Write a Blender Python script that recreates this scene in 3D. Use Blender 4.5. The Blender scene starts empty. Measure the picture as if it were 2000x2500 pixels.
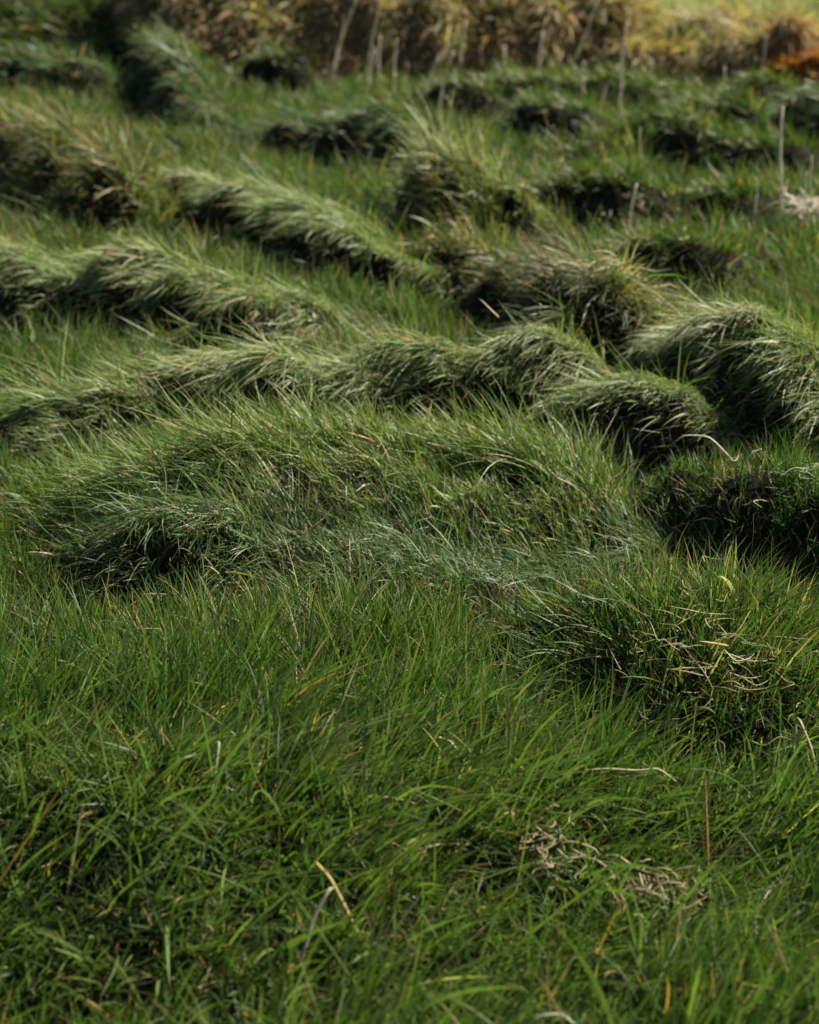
import bpy, math, random
import numpy as np

# ------------------------------------------------------------------ camera, sky, sun, exposure
scene = bpy.context.scene
R = math.radians
cam_data = bpy.data.cameras.new('camera')
cam = bpy.data.objects.new('camera', cam_data)
scene.collection.objects.link(cam)
cam.location = (0, 0, 1.55)
cam.rotation_euler = (R(90 - 21.5), 0, 0)
cam_data.sensor_fit = 'VERTICAL'
cam_data.sensor_height = 36
cam_data.lens = 60
cam_data.clip_end = 2000
cam_data.dof.use_dof = True
cam_data.dof.focus_distance = 3.4
cam_data.dof.aperture_fstop = 3.3
scene.camera = cam

SUN_AZ = R(63)      # from +Y (away from the camera) towards +X (right)
SUN_EL = R(43)
world = bpy.data.worlds.new('World')
scene.world = world
world.use_nodes = True
wn = world.node_tree.nodes
sky = wn.new('ShaderNodeTexSky')
sky.sky_type = 'NISHITA'
sky.sun_disc = False
sky.sun_elevation = SUN_EL
sky.sun_rotation = SUN_AZ
sky.air_density = 1.0
sky.dust_density = 2.0
wn['Background'].inputs['Strength'].default_value = 0.05
world.node_tree.links.new(sky.outputs['Color'], wn['Background'].inputs['Color'])

sun_data = bpy.data.lights.new('sun', 'SUN')
sun_data.energy = 5.0
sun_data.angle = R(0.6)
sun_data.color = (1.0, 0.93, 0.80)
sun = bpy.data.objects.new('sun', sun_data)
scene.collection.objects.link(sun)
sun.rotation_euler = (R(90) - SUN_EL, 0, math.pi - SUN_AZ)

vs = scene.view_settings
vs.view_transform = 'Standard'
vs.look = 'None'
vs.gamma = 1.0
vs.exposure = 1.15
scene.cycles.max_bounces = 6
scene.cycles.diffuse_bounces = 2
scene.cycles.glossy_bounces = 2
scene.cycles.transmission_bounces = 3
scene.cycles.use_denoising = True
scene.cycles.use_adaptive_sampling = False
scene.cycles.caustics_reflective = False
scene.cycles.caustics_refractive = False

rng = np.random.default_rng(7)
random.seed(7)

# ------------------------------------------------------------------ helpers
def link(o, parent=None):
    scene.collection.objects.link(o)
    if parent is not None:
        o.parent = parent
    return o

def tag(o, label=None, cat=None, group=None, kind=None):
    if label: o['label'] = label
    if cat: o['category'] = cat
    if group: o['group'] = group
    if kind: o['kind'] = kind
    return o

def empty(name, loc=(0, 0, 0)):
    o = bpy.data.objects.new(name, None)
    o.empty_display_size = 0.05
    o.location = loc
    return link(o)

_tables = {}
def vnoise(x, y, scale, seed=0):
    """smooth value noise in -1..1"""
    if seed not in _tables:
        _tables[seed] = np.random.default_rng(1000 + seed).uniform(-1, 1, (256, 256))
    T = _tables[seed]
    u = np.asarray(x) / scale + 71.3; v = np.asarray(y) / scale + 37.7
    i = np.floor(u).astype(int); j = np.floor(v).astype(int)
    a = u - i; b = v - j
    a = a * a * (3 - 2 * a); b = b * b * (3 - 2 * b)
    i0 = i & 255; j0 = j & 255; i1 = (i + 1) & 255; j1 = (j + 1) & 255
    return (T[i0, j0] * (1 - a) * (1 - b) + T[i1, j0] * a * (1 - b) + T[i0, j1] * (1 - a) * b + T[i1, j1] * a * b)

def unit(v):
    return v / np.maximum(np.linalg.norm(v, axis=-1, keepdims=True), 1e-9)

def mesh_np(name, verts, faces_flat, face_sizes, mat, cols=None, smooth=True):
    me = bpy.data.meshes.new(name)
    me.vertices.add(len(verts))
    me.vertices.foreach_set('co', np.ascontiguousarray(verts, dtype=np.float32).ravel())
    me.loops.add(len(faces_flat))
    me.loops.foreach_set('vertex_index', np.ascontiguousarray(faces_flat, dtype=np.int32))
    me.polygons.add(len(face_sizes))
    starts = np.concatenate([[0], np.cumsum(face_sizes)[:-1]]).astype(np.int32)
    me.polygons.foreach_set('loop_start', starts)
    if smooth:
        me.polygons.foreach_set('use_smooth', np.ones(len(face_sizes), dtype=bool))
    me.update(calc_edges=True)
    if cols is not None:
        at = me.color_attributes.new('tint', 'FLOAT_COLOR', 'POINT')
        c4 = np.ones((len(verts), 4), dtype=np.float32)
        c4[:, :3] = cols
        at.data.foreach_set('color', c4.ravel())
    me.materials.append(mat)
    return me

# ------------------------------------------------------------------ materials
def make_grass_material(name='grass_blade', translucent=0.40, rough=0.5, spec=0.3):
    m = bpy.data.materials.new(name)
    m.use_nodes = True
    nt = m.node_tree; nd = nt.nodes; lk = nt.links
    nd.clear()
    out = nd.new('ShaderNodeOutputMaterial')
    at = nd.new('ShaderNodeAttribute'); at.attribute_name = 'tint'
    pr = nd.new('ShaderNodeBsdfPrincipled')
    pr.inputs['Roughness'].default_value = rough
    pr.inputs['Specular IOR Level'].default_value = spec
    tr = nd.new('ShaderNodeBsdfTranslucent')
    mx = nd.new('ShaderNodeMixShader'); mx.inputs[0].default_value = translucent
    # fine streaks and blotches along the blades
    tc = nd.new('ShaderNodeTexCoord')
    nz = nd.new('ShaderNodeTexNoise'); nz.inputs['Scale'].default_value = 60; nz.inputs['Detail'].default_value = 2
    mr = nd.new('ShaderNodeMapRange'); mr.inputs['To Min'].default_value = 0.72; mr.inputs['To Max'].default_value = 1.28
    mul = nd.new('ShaderNodeVectorMath'); mul.operation = 'SCALE'
    warm = nd.new('ShaderNodeVectorMath'); warm.operation = 'MULTIPLY'
    warm.inputs[1].default_value = (1.08, 1.28, 0.52)
    lk.new(tc.outputs['Object'], nz.inputs['Vector'])
    lk.new(nz.outputs['Fac'], mr.inputs['Value'])
    lk.new(at.outputs['Color'], mul.inputs[0]); lk.new(mr.outputs[0], mul.inputs['Scale'])
    lk.new(mul.outputs[0], pr.inputs['Base Color'])
    lk.new(mul.outputs[0], warm.inputs[0]); lk.new(warm.outputs[0], tr.inputs['Color'])
    lk.new(pr.outputs[0], mx.inputs[1]); lk.new(tr.outputs[0], mx.inputs[2])
    lk.new(mx.outputs[0], out.inputs['Surface'])
    return m

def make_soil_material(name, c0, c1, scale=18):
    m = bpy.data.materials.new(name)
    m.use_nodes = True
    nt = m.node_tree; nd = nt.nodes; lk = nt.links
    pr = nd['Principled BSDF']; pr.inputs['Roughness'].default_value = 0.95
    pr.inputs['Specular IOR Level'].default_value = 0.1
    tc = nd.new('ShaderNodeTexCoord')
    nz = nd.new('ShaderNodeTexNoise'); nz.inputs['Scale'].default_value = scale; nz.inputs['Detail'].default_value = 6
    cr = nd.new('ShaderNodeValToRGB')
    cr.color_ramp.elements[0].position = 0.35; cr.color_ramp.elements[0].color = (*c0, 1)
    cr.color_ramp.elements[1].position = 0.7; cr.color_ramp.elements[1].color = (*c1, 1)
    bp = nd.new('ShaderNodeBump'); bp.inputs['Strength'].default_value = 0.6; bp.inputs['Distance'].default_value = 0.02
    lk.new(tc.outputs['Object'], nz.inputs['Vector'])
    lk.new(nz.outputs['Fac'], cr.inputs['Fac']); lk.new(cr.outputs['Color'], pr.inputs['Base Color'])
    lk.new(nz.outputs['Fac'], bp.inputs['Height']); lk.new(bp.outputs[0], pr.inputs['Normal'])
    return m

M_GRASS = make_grass_material()
M_PALE = make_grass_material('fescue_blade', 0.33, 0.46, 0.30)
M_STRAW = make_grass_material('dry_straw', 0.2, 0.55, 0.35)
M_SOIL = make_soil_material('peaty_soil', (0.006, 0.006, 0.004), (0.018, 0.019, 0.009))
M_BANK = make_soil_material('bank_earth', (0.09, 0.062, 0.034), (0.24, 0.17, 0.10), 7)

# ground: peaty thatch near by, pale yellow-green pasture beyond the bank
M_GROUND = make_soil_material('ground_thatch', (0.010, 0.011, 0.005), (0.034, 0.034, 0.015), 40)
nt = M_GROUND.node_tree; nd = nt.nodes; lk = nt.links
ge = nd.new('ShaderNodeNewGeometry'); sx = nd.new('ShaderNodeSeparateXYZ'); lk.new(ge.outputs['Position'], sx.inputs[0])
mr = nd.new('ShaderNodeMapRange'); mr.inputs['From Min'].default_value = 14.0; mr.inputs['From Max'].default_value = 15.0
lk.new(sx.outputs['Y'], mr.inputs['Value'])
nf = nd.new('ShaderNodeTexNoise'); nf.inputs['Scale'].default_value = 1.3; nf.inputs['Detail'].default_value = 5
cf = nd.new('ShaderNodeValToRGB')
cf.color_ramp.elements[0].position = 0.3; cf.color_ramp.elements[0].color = (0.10, 0.115, 0.028, 1)
cf.color_ramp.elements[1].position = 0.7; cf.color_ramp.elements[1].color = (0.155, 0.16, 0.045, 1)
lk.new(ge.outputs['Position'], nf.inputs['Vector']); lk.new(nf.outputs['Fac'], cf.inputs['Fac'])
mixc = nd.new('ShaderNodeMix'); mixc.data_type = 'RGBA'
src = [l for l in lk if l.to_socket == nd['Principled BSDF'].inputs['Base Color']][0].from_socket
lk.new(mr.outputs[0], mixc.inputs['Factor']); lk.new(src, mixc.inputs['A']); lk.new(cf.outputs['Color'], mixc.inputs['B'])
lk.new(mixc.outputs['Result'], nd['Principled BSDF'].inputs['Base Color'])

# ------------------------------------------------------------------ terrain: gentle base + hummocks
# each hummock: label, front width, back width, crest points (x, y, height of the grass top), style
COMB = (-0.80, -0.50)
HUMMOCKS = [
    dict(l='long low pale hummock with a dark hollow along its foot, middle of the picture', wf=.20, wb=.55, comb=(-.95, .10), st='wispy',
         c=[(-0.57, 3.74, 0.08), (-0.49, 3.73, 0.15), (-0.39, 3.76, 0.20), (-0.27, 3.80, 0.22), (-0.14, 3.83, 0.22), (0.01, 3.85, 0.19), (0.16, 3.84, 0.15), (0.33, 3.80, 0.11), (0.49, 3.81, 0.06)]),
    dict(l='rounded tangled lower lip of blue-green grass below the long middle hummock', wf=.15, wb=.28, comb=(-.8, -.3), st='blue',
         c=[(-0.64, 3.58, 0.08), (-0.56, 3.54, 0.17), (-0.47, 3.56, 0.17), (-0.33, 3.60, 0.10), (-0.11, 3.59, 0.07), (0.09, 3.58, 0.07), (0.31, 3.59, 0.07), (0.53, 3.61, 0.09), (0.69, 3.76, 0.08)]),
    dict(l='spiky dark hummock with short upright blades and bleached tangled roots at the right edge', wf=.20, wb=.30, comb=(-.2, -.3), st='spiky',
         c=[(0.74, 3.94, 0.07), (0.79, 3.82, 0.16), (0.85, 3.71, 0.22), (0.93, 3.63, 0.22), (1.03, 3.61, 0.17)]),
    dict(l='nearest upright tussock with a straw-coloured tangled heart, lower right', wf=.32, wb=.26, comb=(.1, -.3), st='straw',
         c=[(0.44, 3.14, 0.05), (0.50, 3.12, 0.11), (0.57, 3.06, 0.15), (0.65, 3.02, 0.14), (0.71, 3.01, 0.08)]),
    dict(l='wave-shaped hummock with pale grass hanging over a black hollow, behind the long middle hummock', wf=.13, wb=.40, comb=(-.72, -.70), st='pale',
         c=[(-0.62, 4.60, 0.08), (-0.46, 4.51, 0.20), (-0.30, 4.51, 0.27), (-0.13, 4.52, 0.26), (0.01, 4.58, 0.28), (0.17, 4.57, 0.32), (0.34, 4.54, 0.32), (0.45, 4.60, 0.25), (0.57, 4.86, 0.10)]),
    dict(l='domed hummock with pale grass falling to both sides, right of the wave-shaped hummock', wf=.16, wb=.35, comb=(-.55, -.80), st='pale',
         c=[(0.33, 4.65, 0.08), (0.42, 4.53, 0.18), (0.52, 4.38, 0.25), (0.67, 4.31, 0.24), (0.79, 4.26, 0.19), (0.92, 4.29, 0.10)]),
    dict(l='low bushy green hummock leaning left, at the left foot of the wave-shaped hummock', wf=.22, wb=.35, comb=(-.9, -.2), st='pale',
         c=[(-1.07, 4.53, 0.04), (-0.93, 4.48, 0.10), (-0.79, 4.49, 0.13), (-0.65, 4.53, 0.13), (-0.56, 4.65, 0.09)]),
    dict(l='long ridge of silvery combed grass over a black shaded face, left edge', wf=.14, wb=.45, comb=(-.66, -.75), st='pale',
         c=[(-1.71, 6.21, 0.21), (-1.45, 5.98, 0.23), (-1.20, 5.82, 0.24), (-0.97, 5.72, 0.26), (-0.72, 5.49, 0.28), (-0.54, 5.36, 0.25), (-0.38, 5.50, 0.14), (-0.29, 5.50, 0.06)]),
    dict(l='ridge running down to the right with a pale frayed crest and dark face, upper middle', wf=.14, wb=.45, comb=(-.62, -.78), st='pale',
         c=[(-1.15, 8.21, 0.05), (-1.00, 7.79, 0.17), (-0.73, 7.28, 0.20), (-0.50, 6.85, 0.18), (-0.22, 6.42, 0.17), (0.03, 6.27, 0.15), (0.17, 6.26, 0.07)]),
    dict(l='tall shaggy yellow-green tussock fanning to the left, upper middle', wf=.24, wb=.26, comb=(-.9, -.3), st='shaggy',
         c=[(0.02, 7.27, 0.12), (0.12, 7.34, 0.26), (0.25, 7.16, 0.32), (0.37, 7.06, 0.24), (0.46, 7.17, 0.10)]),
    dict(l='small yellowish tussock just below the tall shaggy tussock', wf=.16, wb=.25, comb=(-.8, -.5), st='yellow',
         c=[(0.07, 6.63, 0.06), (0.16, 6.51, 0.16), (0.28, 6.34, 0.16), (0.36, 6.46, 0.06)]),
    dict(l='pale tussock with cream dead blades hanging over its black right-hand face', wf=.15, wb=.35, comb=(-.6, -.6), st='cream',
         c=[(0.32, 6.30, 0.09), (0.40, 6.05, 0.20), (0.53, 5.56, 0.28), (0.64, 5.28, 0.29), (0.74, 5.42, 0.18)]),
    dict(l='big ridge with light green top and black shaded face running off the right edge', wf=.15, wb=.50, comb=(-.62, -.76), st='pale',
         c=[(0.76, 5.48, 0.08), (0.80, 5.12, 0.21), (0.87, 4.75, 0.28), (0.95, 4.46, 0.29), (1.04, 4.27, 0.28), (1.14, 4.17, 0.23)]),
    dict(l='small dark-fronted hummock above the big right-hand ridge', wf=.14, wb=.30, comb=(-.5, -.7), st='green',
         c=[(0.87, 6.63, 0.06), (0.93, 6.42, 0.17), (1.04, 6.28, 0.20), (1.16, 6.36, 0.12)]),
    dict(l='sunlit olive mound with curled pale blades, upper left edge', wf=.26, wb=.45, comb=(-.6, -.6), st='yellow',
         c=[(-2.47, 9.38, 0.22), (-2.10, 8.91, 0.28), (-1.82, 8.59, 0.30), (-1.51, 7.93, 0.28), (-1.29, 7.51, 0.22), (-1.20, 7.54, 0.09)]),
    dict(l='hooked hummock with a pale blue-green stripe down its right side, top left', wf=.20, wb=.35, comb=(-.7, -.5), st='blue',
         c=[(-2.24, 13.00, 0.14), (-1.96, 12.50, 0.32), (-1.73, 12.12, 0.39), (-1.49, 11.23, 0.34), (-1.31, 10.31, 0.25), (-1.15, 9.93, 0.11)]),
    dict(l='broad soft dark green mound left of the hooked hummock, below the olive rise', wf=.3, wb=.5, comb=(-.6, -.5), st='blue',
         c=[(-3.10, 12.15, 0.15), (-2.56, 11.81, 0.22), (-2.18, 11.46, 0.20), (-2.01, 11.69, 0.08)]),
    dict(l='pointed dark green hummock right of the hooked hummock, top', wf=.2, wb=.35, comb=(-.7, -.5), st='green',
         c=[(-1.24, 11.94, 0.08), (-1.03, 11.85, 0.20), (-0.87, 11.78, 0.27), (-0.77, 11.97, 0.14)]),
    dict(l='very small dark hummock at the foot of the bank beside the pointed one', wf=.2, wb=.3, comb=(-.7, -.5), st='green',
         c=[(-0.79, 12.76, 0.08), (-0.66, 12.43, 0.20), (-0.55, 12.41, 0.12)]),
    dict(l='big dark hump with a thin pale right edge, upper middle, in front of the stalks', wf=.22, wb=.45, comb=(-.7, -.5), st='blue',
         c=[(-0.85, 9.63, 0.08), (-0.58, 9.53, 0.16), (-0.36, 9.36, 0.26), (-0.18, 9.10, 0.32), (-0.03, 8.69, 0.26), (0.10, 8.75, 0.12)]),
    dict(l='round dark tussock between the forked stalk and the big dark hump', wf=.2, wb=.3, comb=(-.5, -.5), st='green',
         c=[(0.16, 10.84, 0.10), (0.29, 10.80, 0.22), (0.43, 10.80, 0.22), (0.54, 10.84, 0.10)]),
    dict(l='wide black-faced hummock behind the tall pale stalk, near the bank', wf=.22, wb=.35, comb=(-.6, -.5), st='green',
         c=[(0.61, 11.45, 0.14), (0.85, 10.87, 0.24), (1.15, 10.92, 0.22), (1.37, 10.83, 0.24), (1.53, 10.69, 0.22), (1.68, 10.99, 0.08)]),
    dict(l='small dark round tussock left of the foot of the tall pale stalk', wf=.2, wb=.3, comb=(-.6, -.5), st='green',
         c=[(0.72, 10.08, 0.08), (0.79, 9.70, 0.20), (0.90, 9.61, 0.20), (1.00, 9.81, 0.08)]),
    dict(l='flat dark hummock right of the wide black-faced one, upper right', wf=.18, wb=.35, comb=(-.6, -.5), st='green',
         c=[(1.50, 9.99, 0.08), (1.63, 9.83, 0.17), (1.80, 9.73, 0.17), (2.01, 9.96, 0.07)]),
    dict(l='long low hummock with black front under a light green rim, below the tall pale stalk', wf=.18, wb=.35, comb=(-.6, -.5), st='green',
         c=[(1.06, 9.43, 0.06), (1.22, 8.95, 0.18), (1.38, 8.82, 0.18), (1.53, 8.69, 0.13), (1.71, 8.75, 0.06)]),
    dict(l='wide low dark-faced hummock right of the tall shaggy tussock', wf=.18, wb=.35, comb=(-.6, -.5), st='green',
         c=[(0.62, 7.74, 0.06), (0.74, 7.44, 0.17), (0.91, 7.33, 0.19), (1.08, 7.38, 0.16), (1.22, 7.58, 0.06)]),
    dict(l='small olive tussock between two dark hummocks, upper right of the shaggy tussock', wf=.2, wb=.3, comb=(-.4, -.5), st='yellow',
         c=[(0.87, 8.97, 0.06), (0.97, 8.87, 0.16), (1.08, 8.77, 0.14), (1.15, 8.75, 0.06)]),
    dict(l='small dark hummock below the rust-coloured clump on the bank', wf=.2, wb=.3, comb=(-.5, -.5), st='green',
         c=[(2.06, 10.99, 0.08), (2.13, 10.62, 0.20), (2.30, 10.71, 0.16), (2.44, 10.92, 0.06)]),
    dict(l='small green hummock behind the thick right-hand stalk', wf=.2, wb=.3, comb=(-.5, -.5), st='green',
         c=[(1.67, 8.75, 0.06), (1.77, 8.59, 0.17), (1.91, 8.56, 0.15), (2.06, 8.68, 0.06)]),
    dict(l='little dark tussock left of the thick right-hand stalk', wf=.2, wb=.3, comb=(-.5, -.5), st='green',
         c=[(1.32, 7.52, 0.05), (1.41, 7.44, 0.14), (1.54, 7.48, 0.10)]),
    dict(l='grey-green bushy mound at the upper right edge below the bank', wf=.2, wb=.4, comb=(-.6, -.4), st='blue',
         c=[(2.18, 9.99, 0.08), (2.19, 9.60, 0.24), (2.24, 9.16, 0.30), (2.43, 9.07, 0.24)]),
    dict(l='broad olive-green grassy rise filling the top left corner', wf=1.3, wb=.8, comb=(-.5, -.5), st='green',
         c=[(-5.2, 13.2, .60), (-3.6, 13.3, .62), (-2.4, 13.4, .62), (-1.7, 13.3, .50)]),
    dict(l='low blurred swell of flattened grass in the left foreground', wf=.55, wb=.22, comb=(.65, -.6), st='fore',
         c=[(-0.81, 2.58, 0.03), (-0.64, 2.51, 0.06), (-0.48, 2.44, 0.09), (-0.33, 2.40, 0.10), (-0.20, 2.37, 0.09), (-0.05, 2.37, 0.07), (0.11, 2.41, 0.05), (0.27, 2.47, 0.02)]),
]
N_HUM = len(HUMMOCKS)
# dry tussocks hanging on the bank at the back: label, x from, x to, y, top, style
DRY = [
    ('tan dry grass hanging in strands from the bank, leftmost of the dry clumps', -1.62, -1.18, 12.4, .46, 'dry'),
    ('pinkish tan dead grass on the bank behind the group of short stalks', -.15, .34, 12.45, .40, 'dry'),
    ('reddish brown dead grass clump on the bank behind the forked stalk', .40, .82, 12.45, .36, 'dryred'),
    ('narrow pale strand of dead grass trailing down the bank, left of the highest tan clump', .98, 1.06, 12.45, .56, 'dry'),
    ('tan grass clump on the bank top left of the pasture corner', 1.12, 1.42, 12.65, .60, 'dry'),
    ('rounded tan dead-grass dome on the bank behind the tall pale stalk', 1.47, 1.74, 12.3, .34, 'dry'),
    ('small yellowish dead-grass tuft right of the tan dome on the bank', 1.78, 1.92, 12.3, .34, 'dry'),
    ('dark green upright shrubby tuft breaking the bank skyline', 1.86, 2.06, 12.6, .42, 'darkgreen'),
    ('big pale-topped tan tussock on the right part of the bank', 2.20, 2.46, 12.3, .38, 'dry'),
    ('reddish tan tussock on the bank above the rust-coloured clump', 2.52, 2.80, 12.3, .37, 'dryred'),
    ('tan tussock on the bank at the right picture edge', 2.90, 3.20, 12.3, .34, 'dry'),
]
RUST = ('rust-orange dead bracken clump low on the bank near the right edge', 2.62, 2.84, 11.95, .24, 'rust')
FRONT_SKIN = 0.012
ridges = []
for h in HUMMOCKS:
    ridges.append(dict(c=[(x, y, max(z - FRONT_SKIN, .012)) for x, y, z in h['c']], wf=h['wf'], wb=h['wb'], st=h['st'], comb=h['comb'], label=h['l'], name='grass_hummock'))
for (l, x0, x1, y, top, st) in DRY + [RUST]:
    m = (x0 + x1) / 2
    ridges.append(dict(c=[(x0, y + .06, top * .75), (m, y, top - .03), (x1, y + .05, top * .75)], wf=.2, wb=.35, st=st, comb=(-.1, -.9), label=l,
                       name={'rust': 'bracken_clump', 'darkgreen': 'shrubby_tuft'}.get(st, 'dry_tussock')))
bank_c = []
for x in np.arange(-1.9, 8.01, .45):
    hgt = .45 if x < -1.7 else .70 if x < 1.0 else (.70 - (x - 1.0) * .5 if x < 1.8 else .29)
    bank_c.append((x, 12.95 + .12 * math.sin(x * 2.1) + .08 * math.sin(x * 5.3), hgt + .03 * math.sin(x * 3.7)))
ridges.append(dict(c=bank_c, wf=.7, wb=.9, st='bank', comb=(-.5, -.8), label='earthy bank with olive and tan rough grass along the back of the field', name='grassy_bank'))

GX0, GX1, GY0, GY1, GS = -6.5, 7.5, 0.8, 15.4, 0.025
gx = np.arange(GX0, GX1 + GS / 2, GS); gy = np.arange(GY0, GY1 + GS / 2, GS)
X, Y = np.meshgrid(gx, gy, indexing='ij')

def base_h(x, y):
    fade = np.clip((40 - np.asarray(y)) / 20, 0, 1)
    return fade * (.055 * vnoise(x, y, .55, 1) + .018 * vnoise(x, y, .21, 2) + .03 * vnoise(x, y, 1.7, 3))

H0 = base_h(X, Y)
BUMP = np.zeros_like(X); IDX = np.full(X.shape, -1, dtype=np.int16); SIDE = np.zeros_like(X); FOOT = np.zeros_like(X)   # SIDE: 0 crest, +1 foot of the front, -1 foot of the back
bumps = []
WX = X + .035 * vnoise(X, Y, .16, 5) + .05 * vnoise(X, Y, .4, 6)
WY = Y + .035 * vnoise(X, Y, .16, 7) + .05 * vnoise(X, Y, .4, 8)
for i, r in enumerate(ridges):
    c = np.array(r['c']); pad = max(r['wf'] + .3, r['wb']) + .15
    i0 = max(int((c[:, 0].min() - pad - GX0) / GS), 0); i1 = min(int((c[:, 0].max() + pad - GX0) / GS) + 2, X.shape[0])
    j0 = max(int((c[:, 1].min() - pad - GY0) / GS), 0); j1 = min(int((c[:, 1].max() + pad - GY0) / GS) + 2, X.shape[1])
    x = WX[i0:i1, j0:j1]; y = WY[i0:i1, j0:j1]
    best = np.zeros_like(x); side = np.zeros_like(x); foot = np.zeros_like(x); hmax = c[:, 2].max()
    for (ax, ay, ah), (bx, by, bh) in zip(c[:-1], c[1:]):
        dx, dy = bx - ax, by - ay; L2 = dx * dx + dy * dy; L = math.sqrt(L2)
        t = np.clip(((x - ax) * dx + (y - ay) * dy) / L2, 0, 1)
        px = x - (ax + t * dx); py = y - (ay + t * dy)
        d = np.sqrt(px * px + py * py)
        s = (px * dy - py * dx) / L           # >0 on the camera side
        hh = ah + t * (bh - ah)
        w = np.where(s > 0, r['wf'] * .8 + .06 if i < N_HUM else r['wf'], r['wb'])
        q = np.clip(d / w, 0, 1)
        foot = np.maximum(foot, np.where(s > 0, np.clip(1 - (d - w) / .26, 0, 1), 0) * np.clip(hh / .15, 0, 1) * np.clip((d / w - .45) / .5, 0, 1))
        prof = np.where(s > 0, (1 - q ** 3.2), .5 + .5 * np.cos(math.pi * q))
        b = hh * prof
        m = b > best
        best = np.where(m, b, best); side = np.where(m, np.where(s > 0, q, -q), side)
    FOOT[i0:i1, j0:j1] = np.maximum(FOOT[i0:i1, j0:j1], foot)
    best = best * (1 + (.10 * vnoise(x, y, .13, 9) + .12 * vnoise(x, y, .33, 10) if i < N_HUM else .30 * vnoise(x, y, .27, 9)))
    bumps.append((i0, i1, j0, j1, best))
    sub = BUMP[i0:i1, j0:j1]; m = best > sub
    BUMP[i0:i1, j0:j1] = np.where(m, best, sub)
    IDX[i0:i1, j0:j1] = np.where(m & (best > .012), i, IDX[i0:i1, j0:j1])
    SIDE[i0:i1, j0:j1] = np.where(m, side, SIDE[i0:i1, j0:j1])
H0 = H0 - .08 * FOOT
HT = H0 + BUMP
dHx, dHy = np.gradient(HT, GS)

def sample(G, x, y):
    u = np.clip((x - GX0) / GS, 0, G.shape[0] - 1.001); v = np.clip((y - GY0) / GS, 0, G.shape[1] - 1.001)
    i = u.astype(int); j = v.astype(int); a = u - i; b = v - j
    return G[i, j] * (1 - a) * (1 - b) + G[i + 1, j] * a * (1 - b) + G[i, j + 1] * (1 - a) * b + G[i + 1, j + 1] * a * b

def nearest(G, x, y):
    i = np.clip(np.round((x - GX0) / GS).astype(int), 0, G.shape[0] - 1); j = np.clip(np.round((y - GY0) / GS).astype(int), 0, G.shape[1] - 1)
    return G[i, j]

def grid_mesh(name, xs, ys, Z, mat, mask=None):
    nx, ny = len(xs), len(ys)
    XX, YY = np.meshgrid(xs, ys, indexing='ij')
    V = np.stack([XX, YY, Z], -1).reshape(-1, 3)
    ii, jj = np.meshgrid(np.arange(nx - 1), np.arange(ny - 1), indexing='ij')
    a = (ii * ny + jj); q = np.stack([a, a + ny, a + ny + 1, a + 1], -1)
    if mask is not None:
        mk = mask[:-1, :-1] | mask[1:, :-1] | mask[:-1, 1:] | mask[1:, 1:]
        q = q[mk]
    q = q.reshape(-1, 4)
    used, inv = np.unique(q, return_inverse=True)
    return mesh_np(name, V[used], inv.reshape(-1), np.full(len(q), 4), mat)

# ground sheet: fine near by, coarse out to the horizon
def axis(lo, hi, fine0, fine1, step):
    a = [fine0]
    s = step
    while a[0] > lo:
        s *= 1.5; a.insert(0, a[0] - s)
    b = list(np.arange(fine0 + step, fine1, step))
    a += b; s = step
    while a[-1] < hi:
        s *= 1.5; a.append(a[-1] + s)
    return np.array(a)
xs = axis(-700, 700, -6.5, 7.5, .07); ys = axis(-200, 1200, .2, 15.4, .07)
XX, YY = np.meshgrid(xs, ys, indexing='ij')
def foot_at(x, y):
    inside = (x > GX0) & (x < GX1) & (y > GY0) & (y < GY1)
    return np.where(inside, sample(FOOT, x, y), 0)
ground = link(bpy.data.objects.new('ground', grid_mesh('ground', xs, ys, base_h(XX, YY) - .08 * foot_at(XX, YY), M_GROUND)))
tag(ground, 'peaty ground of the tussocky field, pale pasture beyond the bank', kind='structure')

roots = []
for i, r in enumerate(ridges):
    c = np.array(r['c']).mean(0)
    e = empty(r['name'], (float(c[0]), float(c[1]), 0))
    if r['name'] == 'grass_hummock':
        tag(e, r['label'], 'hummock', 'grass hummocks across the field')
    elif r['name'] == 'grassy_bank':
        tag(e, r['label'], 'bank')
    elif r['name'] == 'dry_tussock':
        tag(e, r['label'], 'tussock', 'dry tussocks on the bank')
    else:
        tag(e, r['label'], 'bracken' if r['st'] == 'rust' else 'shrub')
    i0, i1, j0, j1, b = bumps[i]
    k = 2 if r['name'] == 'grassy_bank' else 1
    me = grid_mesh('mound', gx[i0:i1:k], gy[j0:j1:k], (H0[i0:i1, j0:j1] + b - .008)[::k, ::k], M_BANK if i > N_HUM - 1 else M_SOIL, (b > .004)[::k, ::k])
    o = link(bpy.data.objects.new('mound', me), e)
    o.matrix_parent_inverse.identity(); o.location = (-e.location[0], -e.location[1], 0)
    roots.append(e)

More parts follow.
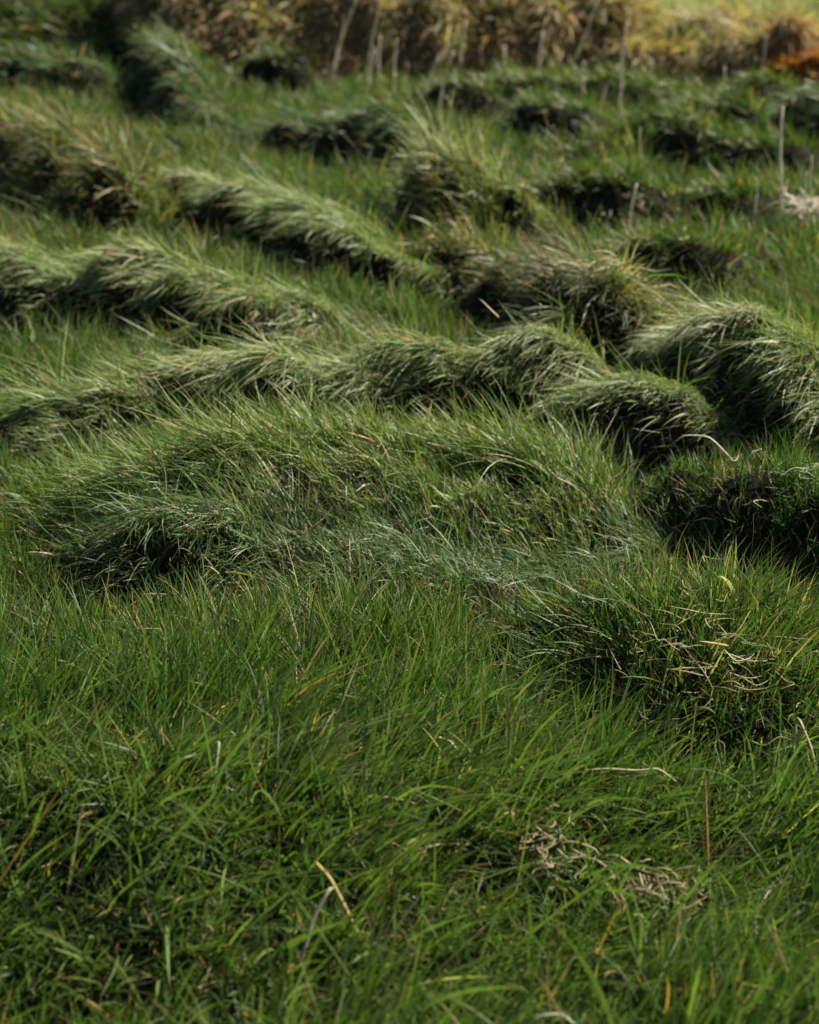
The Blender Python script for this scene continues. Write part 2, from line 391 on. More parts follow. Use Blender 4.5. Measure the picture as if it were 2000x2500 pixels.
# ------------------------------------------------------------------ grass blades
STYLES = {  # tints (linear base colours) with weights; length range; half width; lean; droop; straw share
    'meadow': dict(t=[(.064, .116, .018), (.088, .140, .023), (.042, .086, .016), (.120, .156, .040), (.100, .148, .050)], L=(.08, .19), w=.0014, lean=.36, droop=.18, straw=.06, wander=1.7, jit=.3),
    'fore':   dict(t=[(.066, .122, .020), (.088, .144, .027), (.044, .094, .019), (.105, .150, .044)], L=(.09, .20), w=.0017, lean=.6, droop=.2, straw=.04, wander=1.2),
    'pale':   dict(t=[(.155, .215, .058), (.180, .238, .074), (.112, .178, .036), (.200, .238, .090), (.25, .29, .14)], L=(.12, .25), w=.0013, lean=1.15, droop=.22, straw=.06, wander=.5, jit=.17, lump=.55, upw=.45),
    'wispy':  dict(t=[(.130, .194, .038), (.160, .220, .052), (.098, .162, .026), (.188, .228, .072)], L=(.10, .22), w=.0013, lean=.8, droop=.17, straw=.06, wander=.9, jit=.3, lump=.4, upw=.85),
    'blue':   dict(t=[(.075, .130, .038), (.100, .152, .050), (.056, .108, .024)], L=(.11, .23), w=.0012, lean=1.0, droop=.30, straw=.05, wander=1.3, upw=.6),
    'green':  dict(t=[(.062, .112, .018), (.085, .135, .024), (.115, .152, .036)], L=(.10, .20), w=.0017, lean=.65, droop=.24, straw=.05),
    'yellow': dict(t=[(.085, .125, .024), (.11, .14, .034), (.13, .145, .05)], L=(.14, .28), w=.0018, lean=.6, droop=.30, straw=.16),
    'shaggy': dict(t=[(.12, .175, .030), (.15, .20, .045), (.20, .23, .075), (.25, .27, .11)], L=(.20, .36), w=.0018, lean=.5, droop=.22, straw=.06, wander=1.2, jit=.3),
    'cream':  dict(t=[(.09, .13, .045), (.115, .145, .055), (.16, .15, .075)], L=(.14, .28), w=.0018, lean=1.1, droop=.34, straw=.14),
    'spiky':  dict(t=[(.042, .095, .018), (.06, .115, .022)], L=(.07, .16), w=.0013, lean=.15, droop=.06, straw=.10),
    'straw':  dict(t=[(.055, .11, .022), (.08, .13, .028), (.095, .14, .04)], L=(.10, .21), w=.0015, lean=.38, droop=.18, straw=.12),
    'bank':   dict(t=[(.46, .32, .20), (.15, .18, .045), (.50, .36, .22), (.10, .145, .035), (.40, .27, .16), (.24, .22, .08)], L=(.14, .30), w=.0022, lean=.8, droop=.5, straw=.35),
    'dry':    dict(t=[(.44, .33, .18), (.50, .38, .21), (.33, .25, .12), (.20, .19, .07)], L=(.16, .34), w=.0024, lean=.8, droop=.6, straw=.55),
    'dryred': dict(t=[(.42, .25, .14), (.48, .31, .17), (.32, .18, .10)], L=(.16, .32), w=.0024, lean=.8, droop=.6, straw=.35),
    'rust':   dict(t=[(.42, .17, .02), (.48, .21, .03), (.30, .10, .015)], L=(.10, .2), w=.004, lean=.5, droop=.4, straw=0),
    'darkgreen': dict(t=[(.02, .045, .015), (.03, .06, .018)], L=(.10, .2), w=.003, lean=.2, droop=.2, straw=.03),
    'pasture': dict(t=[(.12, .14, .035), (.15, .155, .045)], L=(.05, .09), w=.004, lean=.3, droop=.1, straw=.1),
}
STRAW_T = np.array([(.34, .27, .14), (.42, .35, .21), (.27, .19, .09), (.36, .20, .07)])

class Blades:
    """collects blades and turns them into one mesh"""
    def __init__(self): self.V = []; self.F = []; self.C = []; self.n = 0; self.S = []
    def add(self, pts, width, wvec, cols):
        # pts n,k,3 ; width n,k (half widths; last is the tip) ; wvec n,k,3 ; cols n,k,3
        n, k, _ = pts.shape
        lft = pts[:, :-1] - wvec[:, :-1] * width[:, :-1, None]; rgt = pts[:, :-1] + wvec[:, :-1] * width[:, :-1, None]
        V = np.concatenate([np.stack([lft, rgt], 2).reshape(n, -1, 3), pts[:, -1:]], 1)     # 2(k-1)+1
        C = np.concatenate([np.repeat(cols[:, :-1], 2, axis=1), cols[:, -1:]], 1)
        m = 2 * (k - 1) + 1
        quads = np.array([[2 * s, 2 * s + 1, 2 * s + 3, 2 * s + 2] for s in range(k - 2)])
        tri = np.array([2 * (k - 2), 2 * (k - 2) + 1, 2 * (k - 1)])
        loc = np.concatenate([quads.ravel(), tri])
        F = (self.n + (np.arange(n) * m)[:, None] + loc[None, :]).ravel()
        sz = np.tile(np.array([4] * (k - 2) + [3]), n)
        self.V.append(V.reshape(-1, 3)); self.C.append(C.reshape(-1, 3)); self.F.append(F); self.S.append(sz)
        self.n += n * m
    def build(self, name, mat, parent=None):
        if not self.V: return None
        V = np.concatenate(self.V)
        if parent is not None: V = V - np.array(parent.location)[None, :]
        me = mesh_np(name, V, np.concatenate(self.F), np.concatenate(self.S), mat, np.concatenate(self.C))
        return link(bpy.data.objects.new(name, me), parent)

def grow(B, x, y, comb, st, k, lscale=1., wscale=1., upright=1., clump=None):
    """grow one blade at each x, y with style dict st and comb direction(s)"""
    n = len(x)
    if n == 0: return
    z = sample(HT, x, y)
    gxn = sample(dHx, x, y); gyn = sample(dHy, x, y)
    N = unit(np.stack([-gxn, -gyn, np.ones(n)], -1))
    up = np.array([0, 0, 1.])
    ws_ = st.get('wander', 1.)
    ang = (vnoise(x, y, .22, 11) * .9 + vnoise(x, y, .07, 12) * .5 + rng.normal(0, .42, n)) * ws_
    cx = comb[:, 0] * np.cos(ang) - comb[:, 1] * np.sin(ang); cy = comb[:, 0] * np.sin(ang) + comb[:, 1] * np.cos(ang)
    cdir = np.stack([cx, cy, np.zeros(n)], -1)
    lean = st['lean'] * rng.uniform(.35, 1.35, n)
    rnd = rng.normal(0, 1, (n, 3)); rnd[:, 2] *= .4
    uw = st.get('upw', 1.)
    d = unit(.45 * uw * N + (.55 * uw * up)[None, :] + cdir * lean[:, None] + rnd * st.get('jit', .28))
    wild = rng.random(n) < .06
    d[wild] = unit(d[wild] + rng.normal(0, .6, (wild.sum(), 3)) * np.array([1, 1, .3]))
    L = rng.uniform(st['L'][0], st['L'][1], n) * (1 + .25 * vnoise(x, y, .3, 13)) * lscale
    L *= np.where(rng.random(n) < .35, .6, 1.) * (1 + .35 * vnoise(x, y, .09, 17))
    lump = st.get('lump', .55)
    lean = lean * (1 + lump * vnoise(x, y, .11, 18))
    d = unit(d + cdir * (lean * .45 * lump * vnoise(x, y, .14, 19))[:, None])
    droop = st['droop'] * rng.uniform(.4, 1.7, n)
    segs = k - 1
    step = L / segs
    pts = np.zeros((n, k, 3)); D = np.zeros((n, k, 3))
    p = np.stack([x, y, z - .012], -1)
    curl = rng.normal(0, .10, (n, 3))
    kink = rng.random(n) < .05; kseg = rng.integers(1, max(segs, 2), n)
    for s in range(k):
        if s > 0:
            p = p + d * step[:, None]
            ground_z = sample(HT, p[:, 0], p[:, 1]) + .004 + .010 * s * rng.random(n)
            low = p[:, 2] < ground_z
            p[low, 2] = ground_z[low]
        pts[:, s] = p; D[:, s] = d
        bend = droop * (1.4 / segs * 3)
        d = d + bend[:, None] * (cdir * .35 - up[None, :] * .62 * (1 - .35 * np.abs(d[:, 2:3]))) + curl * (3 / segs)
        kk = kink & (kseg == s)
        if kk.any(): d[kk] = d[kk] + rng.normal(0, .9, (kk.sum(), 3)) - np.array([0, 0, .5])
        d = unit(d)
    tang = pts[:, 1:] - pts[:, :-1]; tang = unit(np.concatenate([tang, tang[:, -1:]], 1))
    ax = unit(rng.normal(0, .55, (n, 3)) + np.array([0, -.5, .8]))
    wv = unit(np.cross(tang, ax[:, None, :]))
    t = np.linspace(0, 1, k)
    prof = np.interp(t, [0, .15, .45, .75, 1.], [.75, 1., .95, .6, .0])
    wd = st['w'] * np.exp(rng.normal(0, .35, n)) * wscale
    width = wd[:, None] * prof[None, :]
    T = np.array(st['t'])
    ci = rng.integers(0, len(T), n)
    patch = np.clip((vnoise(x, y, .35, 14) * .6 + vnoise(x, y, .09, 15) * .5 + .5) * len(T), 0, len(T) - 1).astype(int)
    ci = np.where(rng.random(n) < .55, patch, ci)
    col = T[ci] * np.exp(rng.normal(0, .16, n))[:, None]
    straw = rng.random(n) < st['straw'] * (.5 + 1.2 * np.clip(vnoise(x, y, .18, 16) + .45, 0, 1.5))
    sc = STRAW_T[rng.integers(0, len(STRAW_T), n)] * np.exp(rng.normal(0, .2, n))[:, None]
    col = np.where(straw[:, None], sc, col)
    cols = np.repeat(col[:, None, :], k, 1)
    # pale sheathed base, some bleached or browned tips
    basec = col * .6 + np.array([.075, .066, .03]) * .5
    cols[:, 0] = basec
    tipb = rng.random(n) < .22
    tipc = STRAW_T[rng.integers(0, len(STRAW_T), n)]
    cols[tipb, -1] = .25 * cols[tipb, -1] + .75 * tipc[tipb]
    half = tipb & (rng.random(n) < .3)
    if k > 3: cols[half, -2] = .45 * cols[half, -2] + .55 * tipc[half]
    B.add(pts, width, wv, cols)

def rho(y):
    return np.where(y < 2.7, 15500., np.where(y < 4.6, 12500., 12500. * (4.6 / np.maximum(y, .1)) ** 1.75))

def halfw(y): return .262 * y + .55

def scatter(y0, y1, mult=1., rmax=None):
    yc = np.linspace(y0, y1, 400); dy = yc[1] - yc[0]
    dens = rho(yc) * 2 * halfw(yc) * dy * mult
    n = int(dens.sum())
    yy = rng.choice(yc, n, p=dens / dens.sum()) + rng.uniform(-.5, .5, n) * dy
    xx = rng.uniform(-1, 1, n) * halfw(yy)
    return xx, yy

blades = {i: Blades() for i in range(-1, len(ridges))}
xa, ya = scatter(1.35, 14.2)
# pull into tufts
nt_ = len(xa)
tx = xa + .05 * vnoise(xa, ya, .045, 21); ty = ya + .05 * vnoise(xa, ya, .045, 22)
ida = nearest(IDX, tx, ty); sid = nearest(SIDE, tx, ty)
slope = np.hypot(nearest(dHx, tx, ty), nearest(dHy, tx, ty))
# fewer blades on the steep shaded faces, where earth and thatch show
COVER = {'straw': 1., 'spiky': .25, 'fore': .9, 'dry': 1, 'dryred': 1, 'rust': 1, 'darkgreen': 1, 'yellow': .7, 'shaggy': .9, 'bank': 1, 'blue': .30}
cover = np.array([COVER.get(r['st'], .13) for r in ridges])
cover[0] = .7; cover[1] = .8; cover[6] = 1.; cover[4] = .2; cover[7] = .2
bushy = np.array([r['st'] in ('straw', 'spiky', 'fore', 'dry', 'dryred', 'rust', 'darkgreen', 'yellow', 'bank') for r in ridges])
face = (ida >= 0) & (sid > .42)
keep = np.where(face, rng.random(nt_) < np.where(sid > .85, .6, cover[ida] * np.clip(1 + 1.6 * vnoise(tx, ty, .12, 32), .2, 3)), True)
keep &= ~((ida < 0) & (rng.random(nt_) < .75 * np.clip(vnoise(tx, ty, .055, 23) * 2.6 + .1, 0, 1)))
tx, ty, ida, sid = tx[keep], ty[keep], ida[keep], sid[keep]
# crest fringe: extra long blades that fall over the front
cand_x, cand_y = scatter(1.6, 13.4, .9)
ci_ = nearest(IDX, cand_x, cand_y); cs = nearest(SIDE, cand_x, cand_y)
ck = (ci_ >= 0) & (ci_ < N_HUM) & (cs > -.15) & (cs < .40) & (rng.random(len(cs)) < np.clip(.42 + .9 * vnoise(cand_x, cand_y, .16, 31), .03, 1))
fx, fy, fid = cand_x[ck], cand_y[ck], ci_[ck]

def comb_of(ids, x, y):
    c = np.zeros((len(x), 2)); c[:] = (-.35, .05)
    fore = y < 2.9
    c[fore] = (.45, -.35)
    for i, r in enumerate(ridges):
        m = ids == i
        if m.any(): c[m] = r['comb']
    return c

for i in range(-1, len(ridges)):
    st = STYLES['meadow'] if i < 0 else STYLES[ridges[i]['st']]
    m = ida == i
    for lo, hi, k in ((0, 2.9, 6), (2.9, 4.9, 6), (4.9, 7.5, 5), (7.5, 30, 4)):
        s = m & (ty >= lo) & (ty < hi)
        if not s.any(): continue
        x, y = tx[s], ty[s]
        ws = np.maximum(1., (y / 4.2)) ** .85
        st2 = st
        if i < 0 and hi == 2.9: st2 = STYLES['fore'] | dict(lean=.55, L=(.09, .24), w=.0016)
        cb = comb_of(np.full(len(x), i), x, y)
        ls = 1 - .45 * sample(FOOT, x, y) if i < 0 else 1.
        if i >= 0:
            f = sid[s]
            ls = np.where(f > .42, .5, np.where(f > .1, .58, 1.))
        if 0 <= i < N_HUM and ridges[i]['st'] not in ('fore', 'straw', 'spiky'):
            # towards its foot a hummock's grass passes into the meadow grass
            f = sid[s]
            lo_ = rng.random(len(x)) < np.clip((-f - .40) / .45, 0, .85) + np.where(f > .9, .6, 0)
            ls_ = np.broadcast_to(ls, x.shape)
            grow(blades[i], x[lo_], y[lo_], cb[lo_], STYLES['meadow'] | dict(lean=.6), k, lscale=ls_[lo_], wscale=ws[lo_])
            h_ = ~lo_
            grow(blades[i], x[h_], y[h_], cb[h_], st2, k, lscale=ls_[h_], wscale=ws[h_])
        else:
            grow(blades[i], x, y, cb, st2, k, lscale=ls, wscale=ws)
    m = fid == i
    if i >= 0 and m.any() and ridges[i]['st'] not in ('spiky', 'straw', 'fore'):
        x, y = fx[m], fy[m]
        k = 6 if y.mean() < 6 else 5
        st2 = st | dict(lean=st['lean'] * 1.25, droop=st['droop'] * 1.25)
        grow(blades[i], x, y, comb_of(np.full(len(x), i), x, y), st2, k, lscale=.58, wscale=np.maximum(1., (y / 4.2)) ** .85)

# the nearest tussock is dense
qx = rng.uniform(.25, .95, 4200); qy = rng.uniform(2.5, 3.4, 4200)
qm = nearest(IDX, qx, qy) == 3
grow(blades[3], qx[qm], qy[qm], np.stack([(qx[qm] - .57) * 2.5, (qy[qm] - 3.0) * 2.0], -1), STYLES['straw'] | dict(lean=.7), 6, lscale=.68)

# the steep faces carry thin hanging blades and dead thatch
THATCH = [(.050, .042, .020), (.075, .060, .030), (.035, .060, .016), (.050, .085, .020)]
sx_, sy_ = scatter(1.6, 11.5, 2.2)
si_ = nearest(IDX, sx_, sy_); ss_ = nearest(SIDE, sx_, sy_)
sl_ = np.hypot(nearest(dHx, sx_, sy_), nearest(dHy, sx_, sy_))
sk = (si_ >= 0) & (si_ < N_HUM) & (ss_ > .3) & (rng.random(len(sx_)) < np.clip(.11 * sl_, 0, .5))
for i in range(N_HUM):
    m = sk & (si_ == i)
    if m.any():
        x, y = sx_[m], sy_[m]
        sty = STYLES[ridges[i]['st']]
        mixt = dict(t=THATCH + sty['t'][:2], L=(.05, .11), w=sty['w'] * .85, lean=.7, droop=.55, straw=.05, wander=1.2, jit=.3)
        grow(blades[i], x, y, comb_of(np.full(len(x), i), x, y), mixt, 5 if y.mean() < 6 else 4, wscale=np.maximum(1., (y / 4.2)) ** .85)

# long laid-over blades in the foreground
lx = rng.uniform(-1.1, 1.1, 5200); ly = rng.uniform(1.4, 2.75, 5200)
li = nearest(IDX, lx, ly)
lk_ = (rng.random(5200) < np.clip(.55 + .8 * vnoise(lx, ly, .2, 41), .05, 1)) & (np.abs(lx) < halfw(ly))
LONG = dict(t=[(.100, .152, .030), (.125, .175, .046), (.085, .138, .032)], L=(.15, .29), w=.0018, lean=.85, droop=.16, straw=.03, wander=.75, jit=.3)
for i in (-1, 3, N_HUM - 1):
    m = lk_ & (li == i)
    if m.any(): grow(blades[i], lx[m], ly[m], np.tile([(.75, -.5)] if i != 3 else [(.2, -.6)], (m.sum(), 1)), LONG, 7)

# the bank and its dry tussocks stand steep, so they carry extra blades
bx_ = rng.uniform(-2.6, 4.6, 90000); by_ = rng.uniform(11.6, 13.3, 90000)
bi_ = nearest(IDX, bx_, by_); bs_ = nearest(SIDE, bx_, by_)
for i in range(N_HUM, len(ridges)):
    m = (bi_ == i) & (bs_ > -.35)
    if ridges[i]['st'] == 'bank': m &= (np.abs(bx_ - .2) < 4.3)
    if m.any():
        grow(blades[i], bx_[m], by_[m], comb_of(np.full(m.sum(), i), bx_[m], by_[m]), STYLES[ridges[i]['st']], 4, lscale=.8, wscale=2.2)

# low dead thatch lying between the tufts near by
hx, hy = scatter(1.4, 5.2, .34)
TH = dict(t=[(.075, .062, .030), (.11, .09, .045), (.05, .06, .022), (.055, .085, .022)], L=(.03, .07), w=.0020, lean=1.2, droop=.4, straw=.08, wander=3., jit=.5)
hi_ = nearest(IDX, hx, hy)
for i in [-1] + list(range(7)) + [N_HUM - 1]:
    m = hi_ == i
    if m.any(): grow(blades[i], hx[m], hy[m], comb_of(np.full(m.sum(), i), hx[m], hy[m]), TH, 3)

# grass on the rise in the far left corner
ux = rng.uniform(-4.4, -1.5, 16000); uy = rng.uniform(11.8, 13.5, 16000)
um = nearest(IDX, ux, uy) == N_HUM - 2
grow(blades[N_HUM - 2], ux[um], uy[um], comb_of(np.full(um.sum(), N_HUM - 2), ux[um], uy[um]), STYLES['green'] | dict(straw=.12), 4, wscale=2.2)

# pasture beyond the bank
nb = 16000
px = rng.uniform(-1, 8, nb); py = rng.uniform(14.6, 26, nb)
pasture = Blades()
_sv = HT
grow(pasture, px, py, np.tile([(-.5, -.2)], (nb, 1)), STYLES['pasture'], 3, wscale=1.6)

meadow = blades[-1].build('meadow_grass', M_GRASS)
tag(meadow, 'short green grass filling the hollows between the hummocks', 'grass', kind='stuff')
po = pasture.build('pasture_grass', M_GRASS)
tag(po, 'pale yellow-green pasture grass beyond the bank, top right corner', 'grass', kind='stuff')
for i, r in enumerate(ridges):
    o = blades[i].build({'rust': 'fronds', 'darkgreen': 'foliage'}.get(r['st'], 'grass_blades'), M_PALE if r['st'] in ('pale', 'wispy', 'shaggy', 'blue', 'cream', 'yellow', 'green') else M_GRASS, roots[i])
    if o: tag(o, kind='stuff')

# ------------------------------------------------------------------ dead stalks
def tube(pts, rad, sides=7):
    pts = np.array(pts, float); n = len(pts)
    tg = unit(np.gradient(pts, axis=0))
    a = unit(np.cross(tg, np.array([.3, 1., .1]))); b = np.cross(tg, a)
    th = np.arange(sides) * 2 * math.pi / sides
    V = pts[:, None] + np.array(rad)[:, None, None] * (a[:, None] * np.cos(th)[None, :, None] + b[:, None] * np.sin(th)[None, :, None])
    V = V.reshape(-1, 3); F = []; S = []
    for i in range(n - 1):
        for s in range(sides):
            F += [i * sides + s, i * sides + (s + 1) % sides, (i + 1) * sides + (s + 1) % sides, (i + 1) * sides + s]; S.append(4)
    F += list(range((n - 1) * sides, n * sides)); S.append(sides)
    return V, F, S

M_STALK = make_soil_material('dead_stalk', (.70, .59, .40), (.86, .75, .55), 12)

STALKS = [  # x, y, top dx, height, thickness, label
    (1.26, 10.53, .031, .50, .0148, 'tallest thin pale dead stalk, slightly leaning right, upper right'),
    (1.62, 7.41, -.020, .45, .0154, 'thick pale dead stalk standing tall near the right edge'),
    (.36, 12.73, .024, .29, .0160, 'pale upright stalk against the reddish bank, above the round dark tussock'),
    (-.29, 11.54, .052, .23, .0143, 'leftmost pale stalk in the row behind the big dark hump'),
    (-.21, 12.59, .011, .21, .0150, 'short upright pale stalk second in the row behind the big dark hump'),
    (-.13, 11.70, .052, .28, .0127, 'slanting pale stalk in the middle of the row behind the big dark hump'),
    (.02, 11.25, .113, .23, .0122, 'strongly leaning pale stalk right of the big dark hump crest'),
    (.14, 10.53, .093, .33, .0114, 'long slender leaning stalk left of the round dark tussock'),
    (.64, 12.19, .013, .18, .0151, 'forked pale stalk at the foot of the bank'),
    (.85, 11.47, .004, .22, .0142, 'thin stalk at the left end of the wide black-faced hummock'),
    (1.04, 10.65, .001, .26, .0140, 'short stalk before the wide black-faced hummock, left of the tallest stalk'),
    (1.13, 10.62, .071, .24, .0107, 'thin slanting stalk before the wide black-faced hummock'),
    (1.17, 8.51, -.006, .19, .0094, 'short pale stalk alone below the long low black-fronted hummock'),
    (1.98, 11.14, .024, .17, .0140, 'short pale stalk before the bank, above the flat dark hummock'),
    (1.52, 7.38, -.005, .15, .0094, 'stub of a pale stalk just left of the thick right-hand stalk'),
    (.93, 7.15, .004, .17, .0095, 'tiny pale stalk stub before the wide low dark-faced hummock'),
    (1.71, 7.31, -.007, .19, .0106, 'shorter broken stalk in the straw heap at the right edge'),
    (1.74, 7.26, -.010, .27, .0093, 'tallest broken stalk in the straw heap at the right edge'),
    (-.60, 12.55, .14, .50, .0120, 'long pale stalk leaning right against the bank, above the big dark hump'),
    (-.55, 12.52, .06, .36, .0110, 'shorter of the two leaning stalks against the bank'),
    (-.34, 12.60, .11, .58, .0120, 'tall thin stalk leaning right on the bank, top middle'),
    (1.12, 12.50, .12, .48, .0150, 'pale leaning stalk against the bank left of the tallest stalk'),
    (2.46, 12.20, .012, .26, .0110, 'thin pale stalk beside the rust-coloured clump'),
]
for (x, y, dx, hgt, th, lab) in STALKS:
    x *= .955; y *= .955; hgt = hgt * .955 + .11; th *= .85; dx = dx * 1.5 + random.uniform(-.03, .03)
    z0 = float(sample(HT, np.array([x]), np.array([y]))[0])
    e = empty('dead_stalk', (x, y, z0 - .02))
    tag(e, lab, 'stalk', 'dead pale stalks')
    hgt = hgt + .02 - (z0 if z0 < .1 else .1 * 0)
    n = 9; ph = random.uniform(0, 6)
    pts = []; rad = []
    for k in range(n):
        t = k / (n - 1)
        pts.append((dx * t + .009 * math.sin(ph + t * 5), .02 * math.sin(ph * 1.7 + t * 3) * t, hgt * t))
        rad.append(th / 2 * (1 - .38 * t))
    V, F, S = tube(pts, rad)
    link(bpy.data.objects.new('stem', mesh_np('stem', V, F, S, M_STALK)), e)
    # peeling sheath or side stub
    if 'forked' in lab:
        V, F, S = tube([(pts[2][0], pts[2][1], pts[2][2]), (pts[2][0] - .03, 0, pts[2][2] + .06), (pts[2][0] - .055, 0, pts[2][2] + .13)], [th * .42, th * .36, th * .25])
        link(bpy.data.objects.new('branch', mesh_np('branch', V, F, S, M_STALK)), e)
    elif hgt > .2:
        k = 3; q = pts[k]
        V, F, S = tube([(q[0], q[1], q[2] - .03), (q[0] + th * .7, q[1], q[2] + .01), (q[0] + th * 1.5, q[1] - .006, q[2] + .05)], [th * .35, th * .28, th * .08], 5)
        link(bpy.data.objects.new('sheath', mesh_np('sheath', V, F, S, M_STALK)), e)

# ------------------------------------------------------------------ single straws and dry litter that catch the eye
def ribbon(name, label, pts, w, col, cat='straw', group='single dry straws', tipcol=None):
    pts = np.array(pts, float)
    # resample with a smooth curve
    t = np.linspace(0, len(pts) - 1, (len(pts) - 1) * 4 + 1)
    P = np.stack([np.interp(t, np.arange(len(pts)), pts[:, a]) for a in range(3)], -1)
    if len(P) > 6:
        Q = P.copy(); Q[1:-1] = (P[:-2] + 2 * P[1:-1] + P[2:]) / 4; P = Q
    n = len(P); tg = unit(np.gradient(P, axis=0))
    side = unit(np.cross(tg, np.array([0, -.6, .8]))); nor = unit(np.cross(side, tg))
    pr = np.interp(np.linspace(0, 1, n), [0, .1, .7, 1], [.7, 1, .8, .15])[:, None]
    # shallow V section with thickness
    V = np.stack([P - side * w * pr, P - nor * w * .5 * pr, P + side * w * pr, P + nor * w * .12 * pr], 1).reshape(-1, 3)
    F = []; S = []
    for i in range(n - 1):
        for s in range(4):
            F += [i * 4 + s, i * 4 + (s + 1) % 4, (i + 1) * 4 + (s + 1) % 4, (i + 1) * 4 + s]; S.append(4)
    o0 = P[0].copy()
    c = np.repeat(np.array(col)[None], len(V), 0)
    if tipcol is not None:
        f = np.repeat(np.linspace(0, 1, n) ** 2, 4)[:, None]; c = c * (1 - f) + np.array(tipcol)[None] * f
    o = link(bpy.data.objects.new(name, mesh_np(name, V - o0, F, S, M_STRAW, c)))
    o.location = o0
    return tag(o, label, cat, group)

def gz(x, y): return float(sample(HT, np.array([x]), np.array([y]))[0])
PALE = (.36, .36, .20); CREAM = (.42, .36, .22); TAN = (.38, .27, .14); ORNG = (.42, .22, .06); GRN = (.18, .22, .10)
ribbon('bent_straw', 'pale straw bent to a sharp peak above the low bushy hummock, left', [(-0.795, 4.620, 0.175), (-0.736, 4.620, 0.217), (-0.687, 4.620, 0.180)], .0035, CREAM)
ribbon('upright_straw', 'short upright straw under the peaked bent straw', [(-0.761, 4.620, 0.131), (-0.760, 4.620, 0.166), (-0.755, 4.620, 0.207)], .003, TAN)
ribbon('arched_blade', 'broad pale arched blade on the left flank of the wave-shaped hummock', [(-.49, 4.42, .14), (-.545, 4.44, .205), (-.60, 4.45, .21), (-.64, 4.46, .19)], .0035, PALE)
ribbon('curled_blade', 'single pale curled blade above the silvery ridge, left edge', [(-1.331, 6.050, 0.233), (-1.291, 6.050, 0.267), (-1.285, 6.050, 0.293), (-1.308, 6.050, 0.306)], .004, GRN)
ribbon('curly_blade', 'curly pale blade standing up from the crest of the wave-shaped hummock, right one', [(0.307, 4.500, 0.316), (0.329, 4.500, 0.353), (0.347, 4.500, 0.353), (0.359, 4.500, 0.375), (0.351, 4.500, 0.385)], .003, PALE)
ribbon('slanting_straw', 'straight slanting straw above the crest of the wave-shaped hummock, left one', [(0.242, 4.500, 0.345), (0.215, 4.500, 0.371), (0.189, 4.500, 0.398)], .003, TAN)
ribbon('arching_blade', 'long pale arching blade left of the spiky dark hummock', [(.79, 3.92, .14), (.73, 3.93, .20), (.67, 3.94, .20), (.64, 3.94, .175)], .0028, PALE)
ribbon('drooping_blade', 'broad pale blade hanging down in the left foreground', [(-.315, 2.40, .20), (-.30, 2.37, .23), (-.305, 2.34, .19), (-.315, 2.31, .14)], .0032, (.22, .28, .13))
ribbon('arched_blade', 'arched grey-green blade left of the hanging blade in the left foreground', [(-.33, 2.38, .20), (-.37, 2.36, .20), (-.405, 2.34, .15), (-.415, 2.33, .10)], .003, (.15, .22, .09))
ribbon('bent_straw', 'cream straw bent at its top in the blurred foreground near the bottom', [(-.15, 1.98, .10), (-.135, 2.0, .155), (-.112, 2.02, .19), (-.105, 2.03, .185)], .0032, CREAM)
ribbon('lying_straw', 'short cream straw lying across the grass, centre right below the dark hollow', [(.10, 2.50, .10), (.07, 2.54, .135), (.03, 2.55, .14)], .003, CREAM)
ribbon('lying_straw', 'long cream straw lying flat left of the right-hand dry litter', [(.29, 2.50, .10), (.33, 2.475, .118), (.38, 2.47, .117), (.41, 2.46, .128), (.44, 2.45, .108)], .0020, CREAM, tipcol=(.5, .44, .3))
ribbon('folded_straw', 'cream straw folded like a hairpin below the straw-hearted tussock, right edge', [(.66, 2.58, .09), (.665, 2.60, .155), (.69, 2.58, .10), (.70, 2.56, .06)], .0026, CREAM)
ribbon('lying_straw', 'straight thin straw lying level in the foreground, centre', [(-.10, 2.37, .128), (-.05, 2.355, .137), (-.02, 2.36, .131), (.03, 2.35, .12)], .0016, TAN)
ribbon('orange_straw', 'long blade turning orange and drooping in the blurred foreground, centre left', [(-.14, 2.15, .15), (-.115, 2.12, .14), (-.085, 2.08, .10), (-.06, 2.05, .06)], .003, (.36, .26, .08), tipcol=(.15, .2, .05))
ribbon('short_straw', 'short broad cream straw lying in the left foreground', [(-.52, 2.29, .11), (-.50, 2.285, .113), (-.465, 2.285, .112)], .0035, CREAM)
ribbon('bent_straw', 'yellowish bent straw at the far left of the foreground', [(-.59, 2.46, .12), (-.545, 2.47, .14), (-.50, 2.45, .12), (-.485, 2.43, .09)], .003, CREAM, tipcol=TAN)
ribbon('arched_blade', 'white arched blade cut by the bottom edge of the picture', [(.15, 1.83, .09), (.17, 1.84, .115), (.20, 1.84, .118), (.225, 1.83, .10)], .003, (.30, .32, .2))
ribbon('orange_stalk', 'thin upright stalk turning orange at the right above the dry litter', [(.475, 2.32, .03), (.47, 2.33, .10), (.465, 2.35, .19)], .0022, ORNG, tipcol=TAN)
ribbon('hanging_straw', 'long thin tan straw hanging down the dark face of the straw-hearted tussock', [(.495, 2.86, .17), (.47, 2.82, .11), (.455, 2.78, .04)], .0022, TAN)
ribbon('orange_straw', 'cream straw with an orange end across the straw-hearted tussock', [(.585, 2.82, .175), (.56, 2.82, .18), (.53, 2.82, .185)], .003, ORNG, tipcol=CREAM)

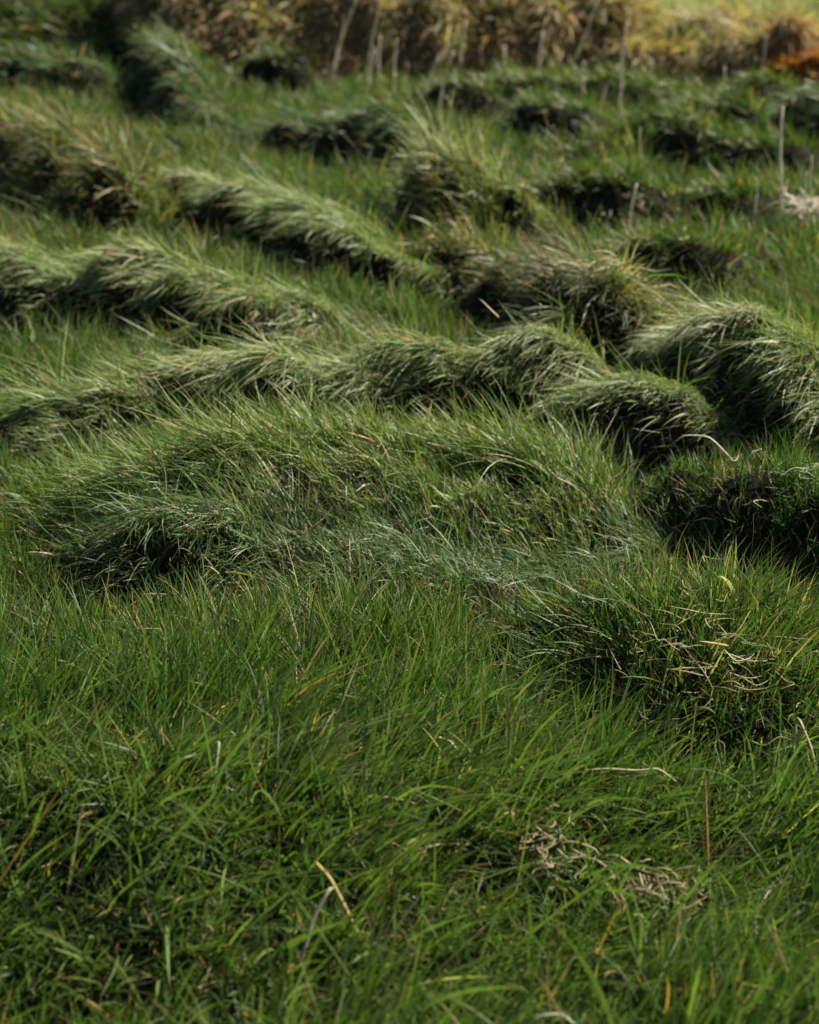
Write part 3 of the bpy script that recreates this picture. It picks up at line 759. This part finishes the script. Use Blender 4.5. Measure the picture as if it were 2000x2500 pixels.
def litter(label, cx, cy, rx, ry, n, zb, cols, name='dry_litter', lr=(.025, .07), w=.0022):
    e = empty(name, (cx, cy, gz(cx, cy)))
    tag(e, label, 'dry grass', 'crumpled dry grass')
    for q in range(n):
        x = cx + random.gauss(0, rx * .5); y = cy + random.gauss(0, ry * .5); z = gz(x, y) + zb * random.uniform(.5, 1.15)
        a = random.uniform(0, 6.28); L = random.uniform(*lr)
        pts = [(x, y, z)]; crease = random.choice((1, 2, 9))
        for s in range(3):
            a += random.gauss(0, .25) + (random.choice((-1.6, 1.4, 2.2)) if s == crease else 0); el = random.gauss(-.08, .3)
            x += math.cos(a) * math.cos(el) * L / 2; y += math.sin(a) * math.cos(el) * L / 2; z += math.sin(el) * L / 2
            pts.append((x, y, z))
        c = np.array(random.choice(cols)) * random.uniform(.75, 1.15)
        o = ribbon('straw', None, pts, w * random.uniform(.7, 1.5), c, cat=None, group=None)
        o.parent = e
        o.location = [o.location[k] - e.location[k] for k in range(3)]

litter('crumpled cream dead grass beside the orange stalk, lower right, right of two', .40, 2.24, .085, .06, 38, .07, [(.36, .29, .17), (.30, .23, .12), (.24, .17, .09)], lr=(.015, .06), w=.0016)
litter('crumpled tan dead grass lower centre right, left of two', .225, 2.30, .07, .06, 30, .07, [(.28, .21, .11), (.26, .22, .11), (.33, .27, .16)], lr=(.015, .06), w=.0015)
litter('pale heap of flattened straw at the right edge among broken stalks', 1.72, 7.18, .18, .10, 60, .15, [(.46, .40, .31), (.36, .30, .22), (.5, .45, .36)], name='straw_heap', lr=(.07, .16), w=.006)
litter('bleached tangled dead blades in the heart of the nearest tussock', .58, 2.86, .15, .13, 60, .09, [(.34, .31, .16), (.28, .23, .11), (.38, .33, .2), (.18, .22, .08)], name='dead_tangle', lr=(.03, .08), w=.0010)
litter('bleached curly rootlets on the face of the spiky dark hummock', .93, 3.66, .14, .08, 70, .05, [(.34, .34, .24), (.28, .3, .18), (.40, .36, .24)], name='root_tangle', lr=(.04, .10), w=.0012)
litter('cream dead blades hanging on the black face of the pale tussock', .66, 5.30, .10, .06, 28, .10, [(.42, .36, .22), (.30, .27, .15), CREAM], name='dead_tangle', lr=(.06, .13), w=.003)

print('tris', sum(len(m.loops) - 2 * len(m.polygons) for m in bpy.data.meshes))
